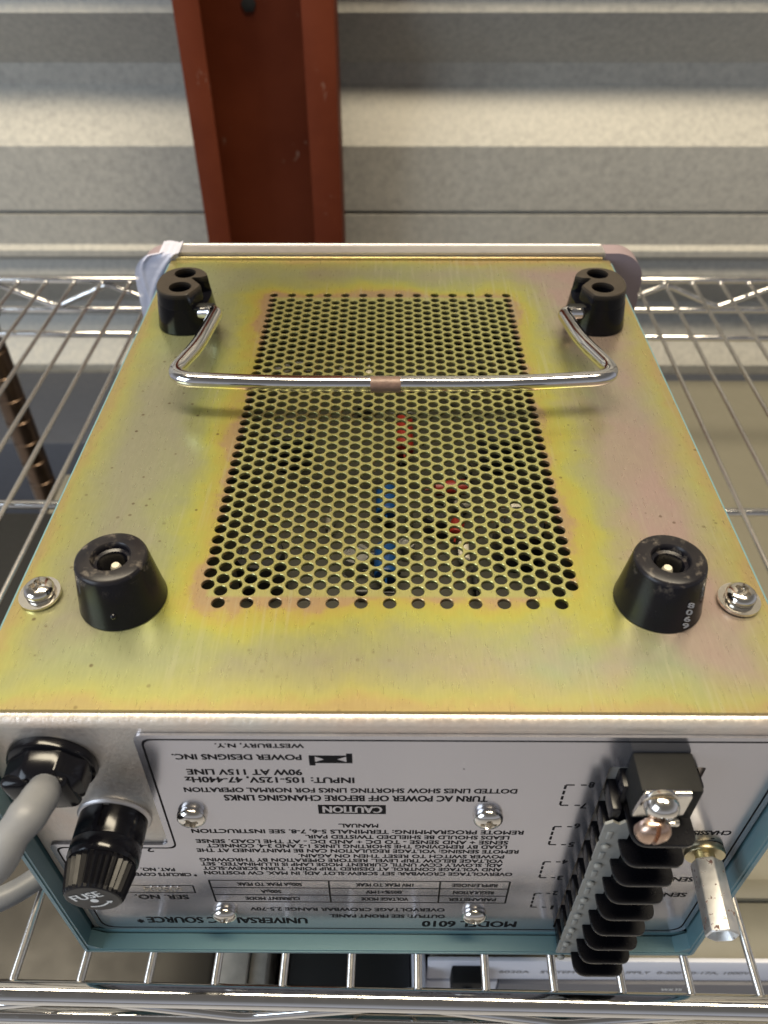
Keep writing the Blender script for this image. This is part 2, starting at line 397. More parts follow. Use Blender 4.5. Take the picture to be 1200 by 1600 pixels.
# corrugated wall sheet, horizontal ribs
YW = 0.85
def rib(z0):  # one repeat from the top of a flat down to the next, (y, z) offsets of the room side
    return [(0, z0), (.040, z0-.058), (.040, z0-.081), (0, z0-.139), (0, z0-.2170), (.007, z0-.2185), (.007, z0-.2215), (0, z0-.2228), (0, z0-.262), (-.005, z0-.268), (-.005, z0-.276), (0, z0-.282), (.005, z0-.2835)]
prof = []
P_ = 0.3048
for k in range(-6, 3):
    for (dy, z) in rib(-0.0085 - P_*k): prof.append((YW+dy, z))
prof.sort(key=lambda q: -q[1])
bm = B(); X0, X1 = -2.2, 2.2
rings = [[bm.verts.new((X, y+t, z)) for y, z in prof] for X, t in ((X0, 0), (X1, 0), (X1, .012), (X0, .012))]
for q in range(4):
    p, r = rings[q], rings[(q+1) % 4]
    for i in range(len(prof)-1): bm.faces.new((p[i], r[i], r[i+1], p[i+1]))
bm.faces.new([r[0] for r in rings]); bm.faces.new([r[-1] for r in rings][::-1])
o = obj('corrugated_wall', bm, M['wall'], smooth=25)
tag(o, 'galvanised corrugated metal wall with horizontal ribs behind the rack', 'wall')
# red column: channel with lips, open to the room
bm = B(); xl, xr, yf, yb = -0.2135, -0.0552, 0.75, 0.815
for a in ((xl, xl+.0265, yf, yf+.0035), (xr-.0325, xr, yf, yf+.0035), (xl, xl+.0035, yf+.0035, yb), (xr-.0035, xr, yf+.0035, yb), (xl+.0035, xr-.0035, yb-.0035, yb)):
    box(bm, a[0], a[1], a[2], a[3], -1.1, 1.7, .0009, 2)
o = obj('steel_column', bm, M['primer']); tag(o, 'red oxide primed steel channel column standing against the wall', 'column')
bm = B(); q_ = at(388, 6, 1, yb-.004); lathe(bm, [(.008, 0), (.008, .0015), (.006, .002)], Matrix.Translation((q_.x, yb-.0035, q_.z)) @ Matrix.Rotation(PI/2, 4, 'X'), 6); obj('bolt_hole', bm, M['blackbox'], o)  # flat black disc standing in for a dark hole in the web
# ================================================================== RACK SHELF
ZS = -0.1412                                     # centre height of the deck wires
rot = Matrix.Rotation(math.radians(-0.75), 4, 'Z'); piv = Vector((0, .0, 0))
def rp(x, y, z): return rot @ Vector((x, y, z))
sh = empty('wire_shelf', (0, 0.2, ZS), 'chrome wire rack shelf under the upside-down instrument', 'wire shelf')
YR0, YR1 = -0.0668, 0.4815
def rod(name, a, b, r, n=16):
    bm = B(); tube(bm, [a, Vector(a).lerp(Vector(b), .5), b], r, n); return obj(name, bm, M['chrome'], sh, 60)
XE = 0.40
rod('front_rail', rp(-.362, YR0, ZS-.0015), rp(XE, YR0, ZS-.0015), .0040, 24)
rod('front_lower_rail', rp(-.362, YR0, ZS-.0275), rp(XE, YR0, ZS-.0275), .0030, 24)
rod('rear_rail', (-.362, YR1, ZS+.0015), (XE, YR1+.001, ZS+.0015), .0030, 20)
rod('rear_lower_rail', (-.362, YR1, ZS-.0265), (XE, YR1+.001, ZS-.0265), .0028, 20)
rod('cross_rod', (-.362, .3995, ZS-.0035), (XE, .393, ZS-.0035), .0027, 20)
rod('cross_rod', (-.362, .1985, ZS-.0035), (XE, .1895, ZS-.0035), .0027, 20)
rod('cross_rod', (-.362, .012, ZS-.0035), (XE, .006, ZS-.0035), .0027, 20)
rod('side_rail', rp(-.362, YR0, ZS-.001), (-.362, YR1, ZS-.001), .0030, 20)
rod('side_rail', rp(XE, YR0, ZS-.001), (XE, YR1, ZS-.001), .0030, 20)
def zig(name, y, fn, r, x0, pitch_, ztop, zbot):
    pts = []; x = x0; up = True
    while x < XE:
        pts.append(fn(x, y, ztop if up else zbot)); x += pitch_; up = not up
    bm = B(); tube(bm, round_path(pts, .006, 5), r, 12); obj(name, bm, M['chrome'], sh, 60)
zig('front_zigzag', YR0+.0005, rp, .0024, -.345, .0585, ZS-.0055, ZS-.0238)
zig('rear_zigzag', YR1, lambda x, y, z: Vector((x, y, z)), .0025, -.340, .0482, ZS-.0025, ZS-.0235)
k = -14
for k in range(-15, 15):
    x0 = 10.65e-3 + 24.1e-3*k
    if not -.355 < x0 < .35: continue
    a = Vector((x0, YR0+.001, ZS)); b = Vector((x0 + .0073, YR1-.002, ZS+.0005))
    a = rp(x0, YR0, ZS); a.x = x0
    bm = B(); tube(bm, [a + Vector((0, .0, -.004)), a+Vector((0, .0035, 0)), a.lerp(b, .5), b - Vector((0, .003, 0)), b + Vector((0, .001, -.002))], .00150, 12)
    obj('deck_wire', bm, M['chrome_wire'], sh, 60)
for k in range(-15, 15):
    x0 = 10.65e-3 + 24.1e-3*k
    if not -.355 < x0 < .35: continue
    bm = B(); bmesh.ops.create_icosphere(bm, subdivisions=2, radius=.0021, matrix=Matrix.Translation((x0+.0073, YR1-.0015, ZS+.0002)) @ Matrix.Diagonal((1, 1.3, .8, 1))); obj('weld_bead', bm, M['chrome'], sh, 60)
for sgn in (-1, 1):
    for yy in (YR1-.004,):
        bm = B(); pr = [(.0127, -1.1)]
        z = -1.07
        while z < .9:
            pr += [(.0127, z), (.0117, z+.0008), (.0117, z+.0030), (.0127, z+.0038)]; z += .0254
        pr.append((.0127, .9)); lathe(bm, pr, Matrix.Translation((-.362 if sgn < 0 else .402, yy, 0)), 24)
        obj('rack_post', bm, M['post'], sh, 40)
for sgn in (-1, 1):
    bm = B(); lathe(bm, [(.0135, -.045), (.0175, -.043), (.016, .0), (.0142, .002)], Matrix.Translation((-.362 if sgn < 0 else .402, YR1-.004, ZS+.012)), 24); obj('corner_collar', bm, M['chrome'], sh, 40)
# ================================================================== EQUIPMENT BELOW THE SHELF
ZL = -0.247; YI = -0.0185
lo = empty('bench_power_supply', (.23, .2, ZL-.09), 'beige rack-width power supply on the level below, under the shelf wires', 'power supply')
bm = B(); box(bm, .0205, .445, YI+.034, .494, ZL-.13, ZL-.001, .0015)
box(bm, .021, .4445, YI+.0015, YI+.0335, ZL-.13, ZL-.003, .001); box(bm, .0235, .442, YI+.0285, YI+.0385, ZL-.0022, ZL+.0022, .001)
obj('case', bm, M['beige'], lo)
bm = B(); box(bm, .0195, .446, YI-.001, YI+.0012, ZL-.0245, ZL+.0005, .0006); obj('front_strip', bm, M['offwhite'], lo)
bm = B(); box(bm, .056, .446, YI-.003, YI+.0011, ZL-.13, ZL-.0248, .0008); obj('front_bezel', bm, M['greybezel'], lo)
bm = B(); box(bm, .0195, .0555, YI-.002, YI+.0011, ZL-.13, ZL-.0248, .0008); obj('power_switch_panel', bm, M['offwhite'], lo)
bm = B(); box(bm, .102, .43, YI-.0038, YI-.0028, ZL-.095, ZL-.041, .0004); obj('display_window', bm, M['window'], lo)
bm = B(); lathe(bm, [(.0028, 0), (.0026, .0012), (.0012, .002)], Matrix.Translation((.0765, YI-.003, ZL-.0415)) @ Matrix.Rotation(PI/2, 4, 'X'), 20); obj('indicator_lamp', bm, M['green'], lo)
bm = B(); box(bm, .031, .046, YI-.009, YI-.001, ZL-.022, ZL-.005, .001); lathe(bm, [(.0028, 0), (.0028, .002)], Matrix.Translation((.0385, YI-.009, ZL-.013)) @ Matrix.Rotation(PI/2, 4, 'X'), 20); obj('switch_clip', bm, M['matblack'], lo)
ex, ez = Vector((1, 0, 0)), Vector((0, 0, 1))
bm = B()
y_ = YI-.0012
put_text(bm, '6030A', Vector((.0550, y_, ZL-.0150)), ex, ez, .0150, .0034)
put_text(bm, 'SYSTEM POWER SUPPLY', Vector((.0755, y_, ZL-.0150)), ex, ez, .0540, .0034)
put_text(bm, '0-200V/0-17A, 1000W', Vector((.1330, y_, ZL-.0150)), ex, ez, .0480, .0034)
obj('lettering', bm, M['greytext'], lo, None)
bm = B()
put_text(bm, 'VOLTS', Vector((.1385, YI-.0032, ZL-.0325)), ex, ez, .0105, .0032); obj('white_lettering', bm, M['white_ink'], lo, None)
bm = B(); put_text(bm, 'RMT', Vector((.081, YI-.0032, ZL-.042)), ex, ez, .0075, .0032); obj('white_lettering', bm, M['white_ink'], lo, None)
g = B(); box(g, -.33, -.086, -.058, .105, ZL-.14, ZL-.008, .002); o = obj('grey_case', g, M['greybox']); tag(o, 'brown-grey instrument case under the left front of the shelf', 'equipment case')
g = B(); box(g, -.050, .0115, -.05, .20, ZL-.15, ZL-.020, .002); o = obj('black_block', g, M['blackbox']); tag(o, 'narrow black case between the grey case and the beige power supply', 'equipment case')
g = B(); box(g, -.355, -.02, .108, .335, ZL-.16, ZL-.03, .002); o = obj('black_block', g, M['blackbox']); tag(o, 'wide black block added to keep the space beneath the left middle of the shelf dark', 'equipment case')  # added so the grey world does not show through the deck
g = B(); box(g, -.30, -.02, .345, .41, ZL-.16, ZL-.05, .002); o = obj('tan_case', g, M['tanbox']); tag(o, 'tan case seen through the left deck wires near the rear post', 'equipment case')
g = B(); box(g, -.6, .6, .66, .83, -.62, -.452, .004); o = obj('shade_block', g, M['navy']); tag(o, 'long dark block standing for the shadow at the wall foot behind the rack', 'equipment case')  # dark box stands in for the shadow below the wall sheet
g = B(); box(g, .012, .0185, -.03, .10, ZL-.1, ZL-.006, .0015); o = obj('lilac_post', g, M['offwhite']); tag(o, 'thin pale upright beside the beige power supply', 'post')
g = B(); box(g, -.0845, -.0690, -.056, .10, ZL-.05, ZL-.009, .001); box(g, -.0690+.0004, -.0600, -.056, .10, ZL-.05, ZL-.012, .001)
M['mottled'] = simple('mottled pale plate', (.42, .40, .36), .6, var=.5, scale=110)
o = obj('pale_plate', g, M['mottled']); tag(o, 'mottled pale plate standing between the grey case and the narrow black case', 'plate')
# shelf level that carries that equipment
g = B(); box(g, -.37, .46, -.06, .49, ZL-.166, ZL-.162, .001); o = obj('lower_shelf_liner', g, M['blackbox']); tag(o, 'black liner board of the rack level below', 'shelf board')
# ================================================================== THE INSTRUMENT
ps = empty('power_supply', (0, .087, -.1395), 'teal cased vintage DC power supply lying upside down on the wire shelf', 'power supply')
ZB = -.1395; YL = -.0529; XO = .1101; YP = YF-.0025
# ---- perforated bottom cover
bm = B(); nseg = 18; rh, rc = .00193, .00208
holes = [(-PX+2*CX*i, j*S) for i in range(14) for j in range(NA+1)] + [(-PX+CX+2*CX*i, (j-1.5)*S) for i in range(13) for j in range(NA+1)]
# hexagonal cell border joins each hole rim to its cell; cell corners are shared by rounding
key = {}
def kv(x, y, z=0.0):
    q = (round(x*1.3e4+.137), round(y*1.3e4+.137))
    if q not in key: key[q] = bm.verts.new((x, y, z))
    return key[q]
hexr = S/math.sqrt(3)
cellset = set(); edges = {}
for hx, hy in holes:
    cor = [kv(hx+hexr*math.cos(PI/3*i), hy+hexr*math.sin(PI/3*i)) for i in range(6)]
    top = [bm.verts.new((hx+rc*math.cos(2*PI*i/nseg), hy+rc*math.sin(2*PI*i/nseg), 0)) for i in range(nseg)]
    mid = [bm.verts.new((hx+rh*math.cos(2*PI*i/nseg), hy+rh*math.sin(2*PI*i/nseg), -.00016)) for i in range(nseg)]
    bot = [bm.verts.new((hx+rh*math.cos(2*PI*i/nseg), hy+rh*math.sin(2*PI*i/nseg), -.0011)) for i in range(nseg)]
    per = nseg//6
    for s6 in range(6):
        a, b = cor[s6], cor[(s6+1) % 6]; edges[frozenset((a, b))] = edges.get(frozenset((a, b)), 0)+1
        i0 = s6*per
        f = [a, b] + [top[(i0+q) % nseg] for q in range(per, -1, -1)]
        bm.faces.new(f)
    for i in range(nseg):
        j = (i+1) % nseg
        bm.faces.new((top[i], top[j], mid[j], mid[i])); bm.faces.new((mid[i], mid[j], bot[j], bot[i]))
bound = [tuple(e_) for e_, c_ in edges.items() if c_ == 1]
adj = {}
for a, b in bound: adj.setdefault(a, []).append(b); adj.setdefault(b, []).append(a)
st = bound[0][0]; loop = [st]; prev = None; cur = st
while True:
    nx = [v for v in adj[cur] if v is not prev]
    nx = nx[0]
    if nx is st or len(loop) > 5000: break
    loop.append(nx); prev, cur = cur, nx
inner = [(v.co.x, v.co.y) for v in loop]
outer = rrect(-WX, WX, YF, YB, .001, 3)
fine = []
for i in range(len(outer)):
    fine.append(outer[i])
V, T = tri_holes(outer, [inner])
vmap = [kv(v.x, v.y) for v in V]; pass
for f in T:
    try: bm.faces.new([vmap[i] for i in f])
    except ValueError: pass
n_ = len(outer); d_ = [bm.verts.new((p[0], p[1], -.0011)) for p in outer]; u_ = [kv(*p) for p in outer]
for i in range(n_): bm.faces.new((u_[(i+1) % n_], u_[i], d_[i], d_[(i+1) % n_]))
bmesh.ops.recalc_face_normals(bm, faces=bm.faces[:])
if sum(f.normal.z*f.calc_area() for f in bm.faces) < 0: bmesh.ops.reverse_faces(bm, faces=bm.faces[:])

obj('bottom_cover', bm, M['chromate'], ps, None, norm=False)
# upturned flange at the far end of the cover
bm = B(); box(bm, -.1075, .1055, YB+.0002, YB+.0016, -.001, .0013, .0005, 3); obj('cover_flange', bm, M['chromate'], ps)
MXZ = Matrix.Rotation(PI/2, 4, 'X')              # (x, y, z) -> (x, -z, y): outlines drawn in x/z, extruded along y
def poly2(pts, r, seg=5):
    n = len(pts); out = []
    for i in range(n):
        a, b, c = Vector(pts[i-1]), Vector(pts[i]), Vector(pts[(i+1) % n]); rr = r[i] if isinstance(r, (list, tuple)) else r
        if rr <= 0: out.append(tuple(b)); continue
        p, q = b+(a-b).normalized()*rr, b+(c-b).normalized()*rr
        for k in range(seg+1):
            t = k/seg; v = p*(1-t)**2+b*2*t*(1-t)+q*t*t; out.append((v.x, v.y))
    return out
# ---- teal sleeve (U shape, open on the cover side)
bm = B(); t_ = .0012; ZT = -.0016
o1 = poly2([(-XO, ZT), (-XO, ZB), (XO, ZB), (XO, ZT), (XO-t_, ZT), (XO-t_, ZB+t_), (-XO+t_, ZB+t_), (-XO+t_, ZT)], [0, .0022, .0022, 0, 0, .001, .001, 0], 5)
plate(bm, o1, [], -YB, -YL, MXZ)
# folded hem round the open end
h_ = .0009; q = XO-t_
o2 = poly2([(-q+.00005, ZT-.001), (-q+.00005, ZB+t_+.00005), (q-.00005, ZB+t_+.00005), (q-.00005, ZT-.001), (q-h_, ZT-.001), (q-h_, ZB+t_+.0045), (q-.0055, ZB+t_+h_), (-q+.0055, ZB+t_+h_), (-q+h_, ZB+t_+.0045), (-q+h_, ZT-.001)], 0)
plate(bm, o2, [], .0472, -YL-.0004, MXZ)
obj('casing_sleeve', bm, M['teal'], ps, 30)
# ---- chassis: bent sheet forming the top lip and the connector panel
XPn = .1076
cut = [(YP, ZB+.0022), (YP, -.0045)]
for k in range(9):
    a = PI - PI/2*k/8; cut.append((YP+.0032+.0032*math.cos(a), -.0045+.0032*math.sin(a)))
cut.append((YF+.03, -.0013)); cut += [(YF+.03, -.0025), (YP+.0032, -.0025), (YP+.0014, -.0045), (YP+.0014, ZB+.0022)]
bm = B(); fa = [bm.verts.new((-XPn, y, z)) for y, z in cut]; fb = [bm.verts.new((XPn, y, z)) for y, z in cut]
for i in range(len(cut)):
    j = (i+1) % len(cut); bm.faces.new((fa[i], fa[j], fb[j], fb[i]))
bm.faces.new(fa); bm.faces.new(fb[::-1])
obj('chassis_panel', bm, M['chassis'], ps, 30)
bm = B(); box(bm, -.1085, .1085, YP-.0008, YP-.0002, ZB+.0014, ZB+.0047, .0002); obj('sleeve_gasket', bm, M['teal'], ps)
# ---- label plate
zc = at(262, 1316, 1, YP)[2]; xc = -.0662
YLb = YP - .0009
def lab(i):
    return poly2([(xc+i, -.0062-i), (.1073-i, -.0062-i), (.1073-i, -.1346+i), (-.1052+i, -.1346+i), (-.1052+i, zc-i), (xc+i-.0016, zc-i)][::-1], [.003, .003, .0055, .0055, .003, .003], 5)
tc_ = rrect(.0592, .0850, -.1305, -.0205, .0006, 1)
bm = B(); plate(bm, lab(0), [tc_], .0, .0, MXZ)
bm.free(); bm = B(); plate(bm, lab(0), [tc_], -(YP-.0001), -YLb, MXZ)
lb = obj('label_plate', bm, M['label'], ps, None)
# ---- printing on the label
bm = B(); YT = YLb - .00006
def ring2(a, b):
    plate(bm, a, [b], -YT-.00004, -YT, MXZ)
ring2(lab(.0017), lab(.00225))
RX, UX = Vector((-1, 0, 0)), Vector((0, 0, -1))
def T(body, sx_, sy_, ex_, ey_, hpx, off=.0, up=0, dst=None):
    """line of print: start and end of the line, height in photo pixels"""
    a = at(sx_, sy_+hpx/2*-1, 1, YT); b = at(ex_, ey_-hpx/2, 1, YT); c = at(sx_, sy_+hpx/2, 1, YT)
    z = (a.z+b.z)/2
    put_text(bm if dst is None else dst, body, Vector((a.x, YT, z)), RX, UX, a.x-b.x, abs(a.z-c.z), off=off)
L = [('WESTBURY, N.Y.', 474, 1166.5, 335, 1164.5, 6.2), ('POWER DESIGNS INC.', 470, 1184, 268, 1182.5, 8.2),
 ('90W AT 115V LINE', 471, 1207.5, 291, 1206, 8.5), ('INPUT: 105-125V, 47-440Hz', 553, 1220.5, 288, 1217.5, 8.5),
 ('DOTTED LINES SHOW SHORTING LINKS FOR NORMAL OPERATION', 808, 1239, 286, 1232, 6.8), ('TURN AC POWER OFF BEFORE CHANGING LINKS', 762, 1250.5, 349, 1245, 8.6),
 ('MANUAL.', 590.7, 1291, 529, 1290, 5.6), ('REMOTE PROGRAMMING: TERMINALS 5-6, 7-8. SEE INSTRUCTION', 818, 1303, 298, 1297, 5.8),
 ('LEADS SHOULD BE SHIELDED TWISTED PAIR.', 795.7, 1311, 477, 1306, 5.4), ('SENSE + AND SENSE - TO DC + AND DC - AT THE LOAD. SENSE', 793.7, 1319, 305, 1312.5, 5.4),
 ('LOAD BY REMOVING THE SHORTING LINKS 1-2 AND 3-4. CONNECT', 792, 1326.3, 321.7, 1319.3, 5.2), ('REMOTE SENSING: VOLTAGE REGULATION CAN BE MAINTAINED AT THE', 810, 1333.8, 306, 1326.3, 5.2),
 ('POWER SWITCH TO RESET THEN ON AGAIN.', 787.5, 1341, 466, 1335.5, 5.0), ('VOLTAGE BELOW TRIP LEVEL. RESTORE OPERATION BY THROWING', 786, 1348.5, 310.7, 1341, 5.0),
 ('ADJ. SLOWLY CCW UNTIL CURRENT MODE LAMP IS ILLUMINATED. SET', 784.6, 1355.2, 312.7, 1347.5, 4.8), ('AND VOLTAGE CONTROL AT DESIRED TRIP POINT. TURN SCREW-SLOT', 783.8, 1361.6, 316, 1354.4, 4.8),
 ('OVERVOLTAGE CROWBAR: SET SCREW-SLOT ADJ. IN MAX. CW POSITION', 800, 1369, 317.7, 1361.3, 4.8),
 ('OVERVOLTAGE CROWBAR RANGE 2.5-70V', 694.6, 1423.8, 390, 1418.5, 4.8), ('OUTPUT: SEE FRONT PANEL', 695, 1433, 515, 1430.3, 4.8),
 ('MODEL 6010', 807, 1445, 660.5, 1443.3, 8.6), ('UNIVERSAL DC SOURCE *', 479, 1439.5, 211.7, 1436.5, 8.6),
 ('SER. NO.', 293, 1401.8, 210.7, 1401.3, 6.4), ('* CIRCUITS COVERED BY', 307, 1368, 170, 1365, 4.8), ('PAT. NO.', 272, 1359.5, 219, 1358, 4.8), ('2', 238, 1328, 228, 1328, 6.6),
 ('8', 930, 1226.7, 922, 1226.7, 8.5), ('7', 917, 1259.5, 909, 1259.5, 8), ('6', 907, 1291, 899, 1291, 7.5), ('5', 898, 1320, 890, 1320, 7), ('4', 888, 1346.7, 880, 1346.7, 6.5), ('3', 880, 1372, 872, 1372, 6.2), ('2', 872, 1395.7, 865, 1395.7, 6), ('1', 865, 1418, 862, 1418, 6),
 ('CHASSIS', 1144, 1302, 1085, 1301.5, 6.5), ('SENSE', 1085, 1374.5, 1034, 1374, 6.5), ('SENSE', 1074, 1398.5, 1018, 1398, 6.3)]
for t in L: T(*t)
def bar(p0, p1, wd=.0004):
    """printed line between two points in the label plane, given as (x, z)"""
    a, b = Vector(p0), Vector(p1); d = (b-a).normalized(); n = Vector((-d.y, d.x))*wd/2
    V4 = [a+n, b+n, b-n, a-n]; bm.faces.new([bm.verts.new((v.x, YT, v.y)) for v in V4])
def lp(px, py):
    q_ = at(px, py, 1, YT); return (q_.x, q_.z)
# ruled table
tx0, tz0 = lp(796.5, 1381); tx1, _ = lp(325, 1372); _, tz1 = lp(792, 1413.3)
tz0 = (tz0 + lp(320, 1372.5)[1])/2; tz1 = (tz1+lp(331.7, 1406.7)[1])/2
c1 = lp(688, 1379)[0]; c2 = lp(513.3, 1376)[0]
for z in (tz0, tz0+(tz1-tz0)/3, tz0+(tz1-tz0)*2/3, tz1): bar((tx0+.0002, z), (tx1-.0002, z), .00045)
for x in (tx0, c1, c2, tx1): bar((x, tz0), (x, tz1), .0006)
rows = [('RIPPLE/NOISE', '1MV PEAK TO PEAK', '500\u00b5A PEAK TO PEAK'), ('REGULATION', '.005%+1MV', '500\u00b5A'), ('PARAMETER', 'VOLTAGE MODE', 'CURRENT MODE')]
wd_ = [(.0150, .0190, .0215), (.0135, .0125, .0068), (.0160, .0160, .0185)]
th = (tz1-tz0)/3
for r_, (row, ww) in enumerate(zip(rows, wd_)):
    for (xa, xb), body, wt in zip(((tx0, c1), (c1, c2), (c2, tx1)), row, ww):
        cx_ = (xa+xb)/2; zc_ = tz0 + th*(r_+.5)
        put_text(bm, body, Vector((cx_+wt/2, YT, zc_-th*-.0 + .0011)), RX, UX, wt, .0024, off=0)
# caution panel with cut-out lettering
ca, cb = lp(603, 1258.5), lp(498, 1271.5)
put = bmesh.new(); put_text(put, 'CAUTION', Vector((ca[0]-.0012, YT-.00006, ca[1]-.0006)), RX, UX, (ca[0]-cb[0])-.0026, abs(ca[1]-cb[1])-.0014, off=0)
bm.faces.new([bm.verts.new((x, YT, z)) for x, z in ((ca[0], ca[1]), (cb[0], ca[1]), (cb[0], cb[1]), (ca[0], cb[1]))])
# maker's mark: two facing wedges in a broken frame
def quad(ps_): bm.faces.new([bm.verts.new((x, YT, z)) for x, z in ps_])
g0, g1 = lp(550, 1175), lp(484, 1198)
mx0, mx1 = g0[0], g1[0]; wz = mx0-mx1
zt_, zb_ = lp(517, 1181)[1], lp(517, 1192.5)[1]; hz = zt_-zb_
quad([(mx0, zt_+.0010), (mx0-.0016, zt_+.0010), (mx0-.0016, zb_), (mx0, zb_)])
quad([(mx1+.0016, zt_), (mx1, zt_), (mx1, zb_-.0012), (mx1+.0016, zb_-.0012)])
quad([(mx0-.0016, zt_), (mx1+.0016, zt_), (mx1+.0016, zt_-.0004), (mx0-.0016, zt_-.0004)])
quad([(mx0-.0016, zb_+.0004), (mx1+.0016, zb_+.0004), (mx1+.0016, zb_), (mx0-.0016, zb_)])
cxm = (mx0+mx1)/2; zm = (zt_+zb_)/2
quad([(mx0-.0018, zt_-.0004), (cxm+.0006, zt_-.0004), (cxm+.0002, zm), (mx0-.0018, zt_-.0010)]) if False else None
for sg in (1, -1):
    e_ = mx0-.0016 if sg == 1 else mx1+.0016
    bm.faces.new([bm.verts.new((x, YT, z)) for x, z in ((cxm, zt_-.0004), (cxm+sg*.0006, zt_-.0004), (e_, zt_-.0004), (cxm+sg*.0016, zm))])
    bm.faces.new([bm.verts.new((x, YT, z)) for x, z in ((cxm, zb_+.0004), (cxm+sg*.0006, zb_+.0004), (e_, zb_+.0004), (cxm+sg*.0016, zm))])
    bm.faces.new([bm.verts.new((x, YT, z)) for x, z in ((cxm, zt_-.0004), (cxm+sg*.0016, zm), (cxm, zb_+.0004))])
# dashed shorting links
for (a, b, c) in (((917, 1227), (886.7, 1226.7), (878, 1258.5)), ((894, 1292), (868, 1291.7), (860, 1320)), ((876, 1347), (852, 1346.7), (844, 1371.5)), ((860, 1396), (837.6, 1395.7), (830.5, 1417.5))):
    A, Bq, Cq = lp(*a), lp(*b), lp(*c)
    x0_, x1_, z0_, z1_ = A[0], Bq[0]-.0004, A[1], Cq[1]; dy = .0003
    L_ = x0_-x1_
    for zz in (z0_, z1_):
        bar((x0_, zz), (x0_-L_*.28, zz), .0005); bar((x1_+L_*.42, zz), (x1_, zz), .0005)
    hh = z0_-z1_
    for k in range(4): bar((x1_, z0_-hh*(.02+k*.26)), (x1_, z0_-hh*(.02+k*.26+.17)), .0007)
# earth symbol
e0 = lp(1113.6, 1310.5); e1 = lp(1111, 1314.5); e2 = lp(1108.8, 1318.5)
bar((e0[0]+.0006, e0[1]), (e0[0]-.0006, e0[1]), .00045); bar((e1[0]+.0014, e1[1]), (e1[0]-.0014, e1[1]), .00045); bar((e2[0]+.0021, e2[1]), (e2[0]-.0021, e2[1]), .00045); bar((e2[0], e2[1]), (e2[0], e2[1]-.002), .00045)
# serial box
s0, s1 = lp(302.5, 1384), lp(304, 1395)
xs0 = (s0[0]+s1[0])/2
for z in (s0[1], s1[1]): bar((xs0, z), (-.094, z), .00035)
bar((xs0, s0[1]), (xs0, s1[1]), .0005)
bar((lp(726, 1202)[0], lp(726, 1202)[1]), (lp(726, 1202)[0]-.0004, lp(726, 1202)[1]), .0003)
for v in bm.verts: v.co.y = min(v.co.y, YT)
obj('lettering', bm, M['ink'], lb, None, norm=False)
obj('reversed_lettering', put, M['label'], lb, None, norm=False)
bm = B(); put_text(bm, '605004', Vector((xs0-.0040, YT, s0[1]-.0006)), RX, UX, .0130, abs(s0[1]-s1[1])-.0012, off=.0, relief=.00015, bold=()); obj('embossed_number', bm, M['nickel'], lb, None, norm=False)
# ---- screws on the label
def panhead(r, h, cross=True, slot=False):
    a = B(); lathe(a, [(r*.97, -.0004), (r, .0002), (r, h*.30), (r*.93, h*.60), (r*.74, h*.84), (r*.42, h*.97), (r*.08, h)], n=40); b = B()
    if cross:
        l_, k_ = r*.60, r*.14; m_ = r*.26
        pl_ = [(l_, -k_), (l_, k_), (m_, m_), (k_, l_), (-k_, l_), (-m_, m_), (-l_, k_), (-l_, -k_), (-m_, -m_), (-k_, -l_), (k_, -l_), (m_, -m_)]
        lo2 = [b.verts.new((x*.75, y*.75, h*.38)) for x, y in pl_]; hi2 = [b.verts.new((x*1.1, y*1.1, h*1.6)) for x, y in pl_]
        for i in range(12): b.faces.new((lo2[i], lo2[(i+1) % 12], hi2[(i+1) % 12], hi2[i]))
        b.faces.new(lo2[::-1]); b.faces.new(hi2)
        return boolean(a, b)
    box(b, -r*.13, r*.13, -r*1.3, r*1.3, h*.45, h*1.6); return boolean(a, b)
head_me = panhead(.0044, .0030)
def place(name, me, mat_, parent, M_, smooth=40):
    m2 = me.copy(); m2.transform(M_); m2.materials.clear(); return link(name, m2, parent, (mat_,), smooth)
for i, (px, py) in enumerate([(299, 1279), (763, 1281), (351, 1431), (741, 1433)]):
    p = at(px, py, 1, YLb-.0014)
    place('label_screw', head_me, M['nickel'], ps, Matrix.Translation((p.x, YLb-.0002, p.z)) @ MXZ @ Matrix.Rotation(.4+i*1.1, 4, 'Z'))
# ---- cover screws with washers
hm2 = panhead(.0043, .0028)
for i, (px, py, tl) in enumerate([(63, 929, .09), (1154, 938, .04)]):
    p = at(px, py, 2, .0008); Mx = Matrix.Translation((p.x, p.y, .0012)) @ Matrix.Rotation(tl, 4, 'X') @ Matrix.Rotation(tl*.6*(1 if i else -1), 4, 'Y')
    sc_ = place('cover_screw', hm2, M['nickel'], ps, Mx @ Matrix.Translation((.0002, .0004, .0009)) @ Matrix.Rotation(.2+i*.5, 4, 'Z'))
    bm = B(); pl = rrect(-.003, .003, -.003, .003, .001)
    plate(bm, circ(0, 0, .0060, 40), [circ(0, 0, .0022, 20)], -.0005, .0004, Mx); obj('washer', bm, M['nickel'], sc_, 30)
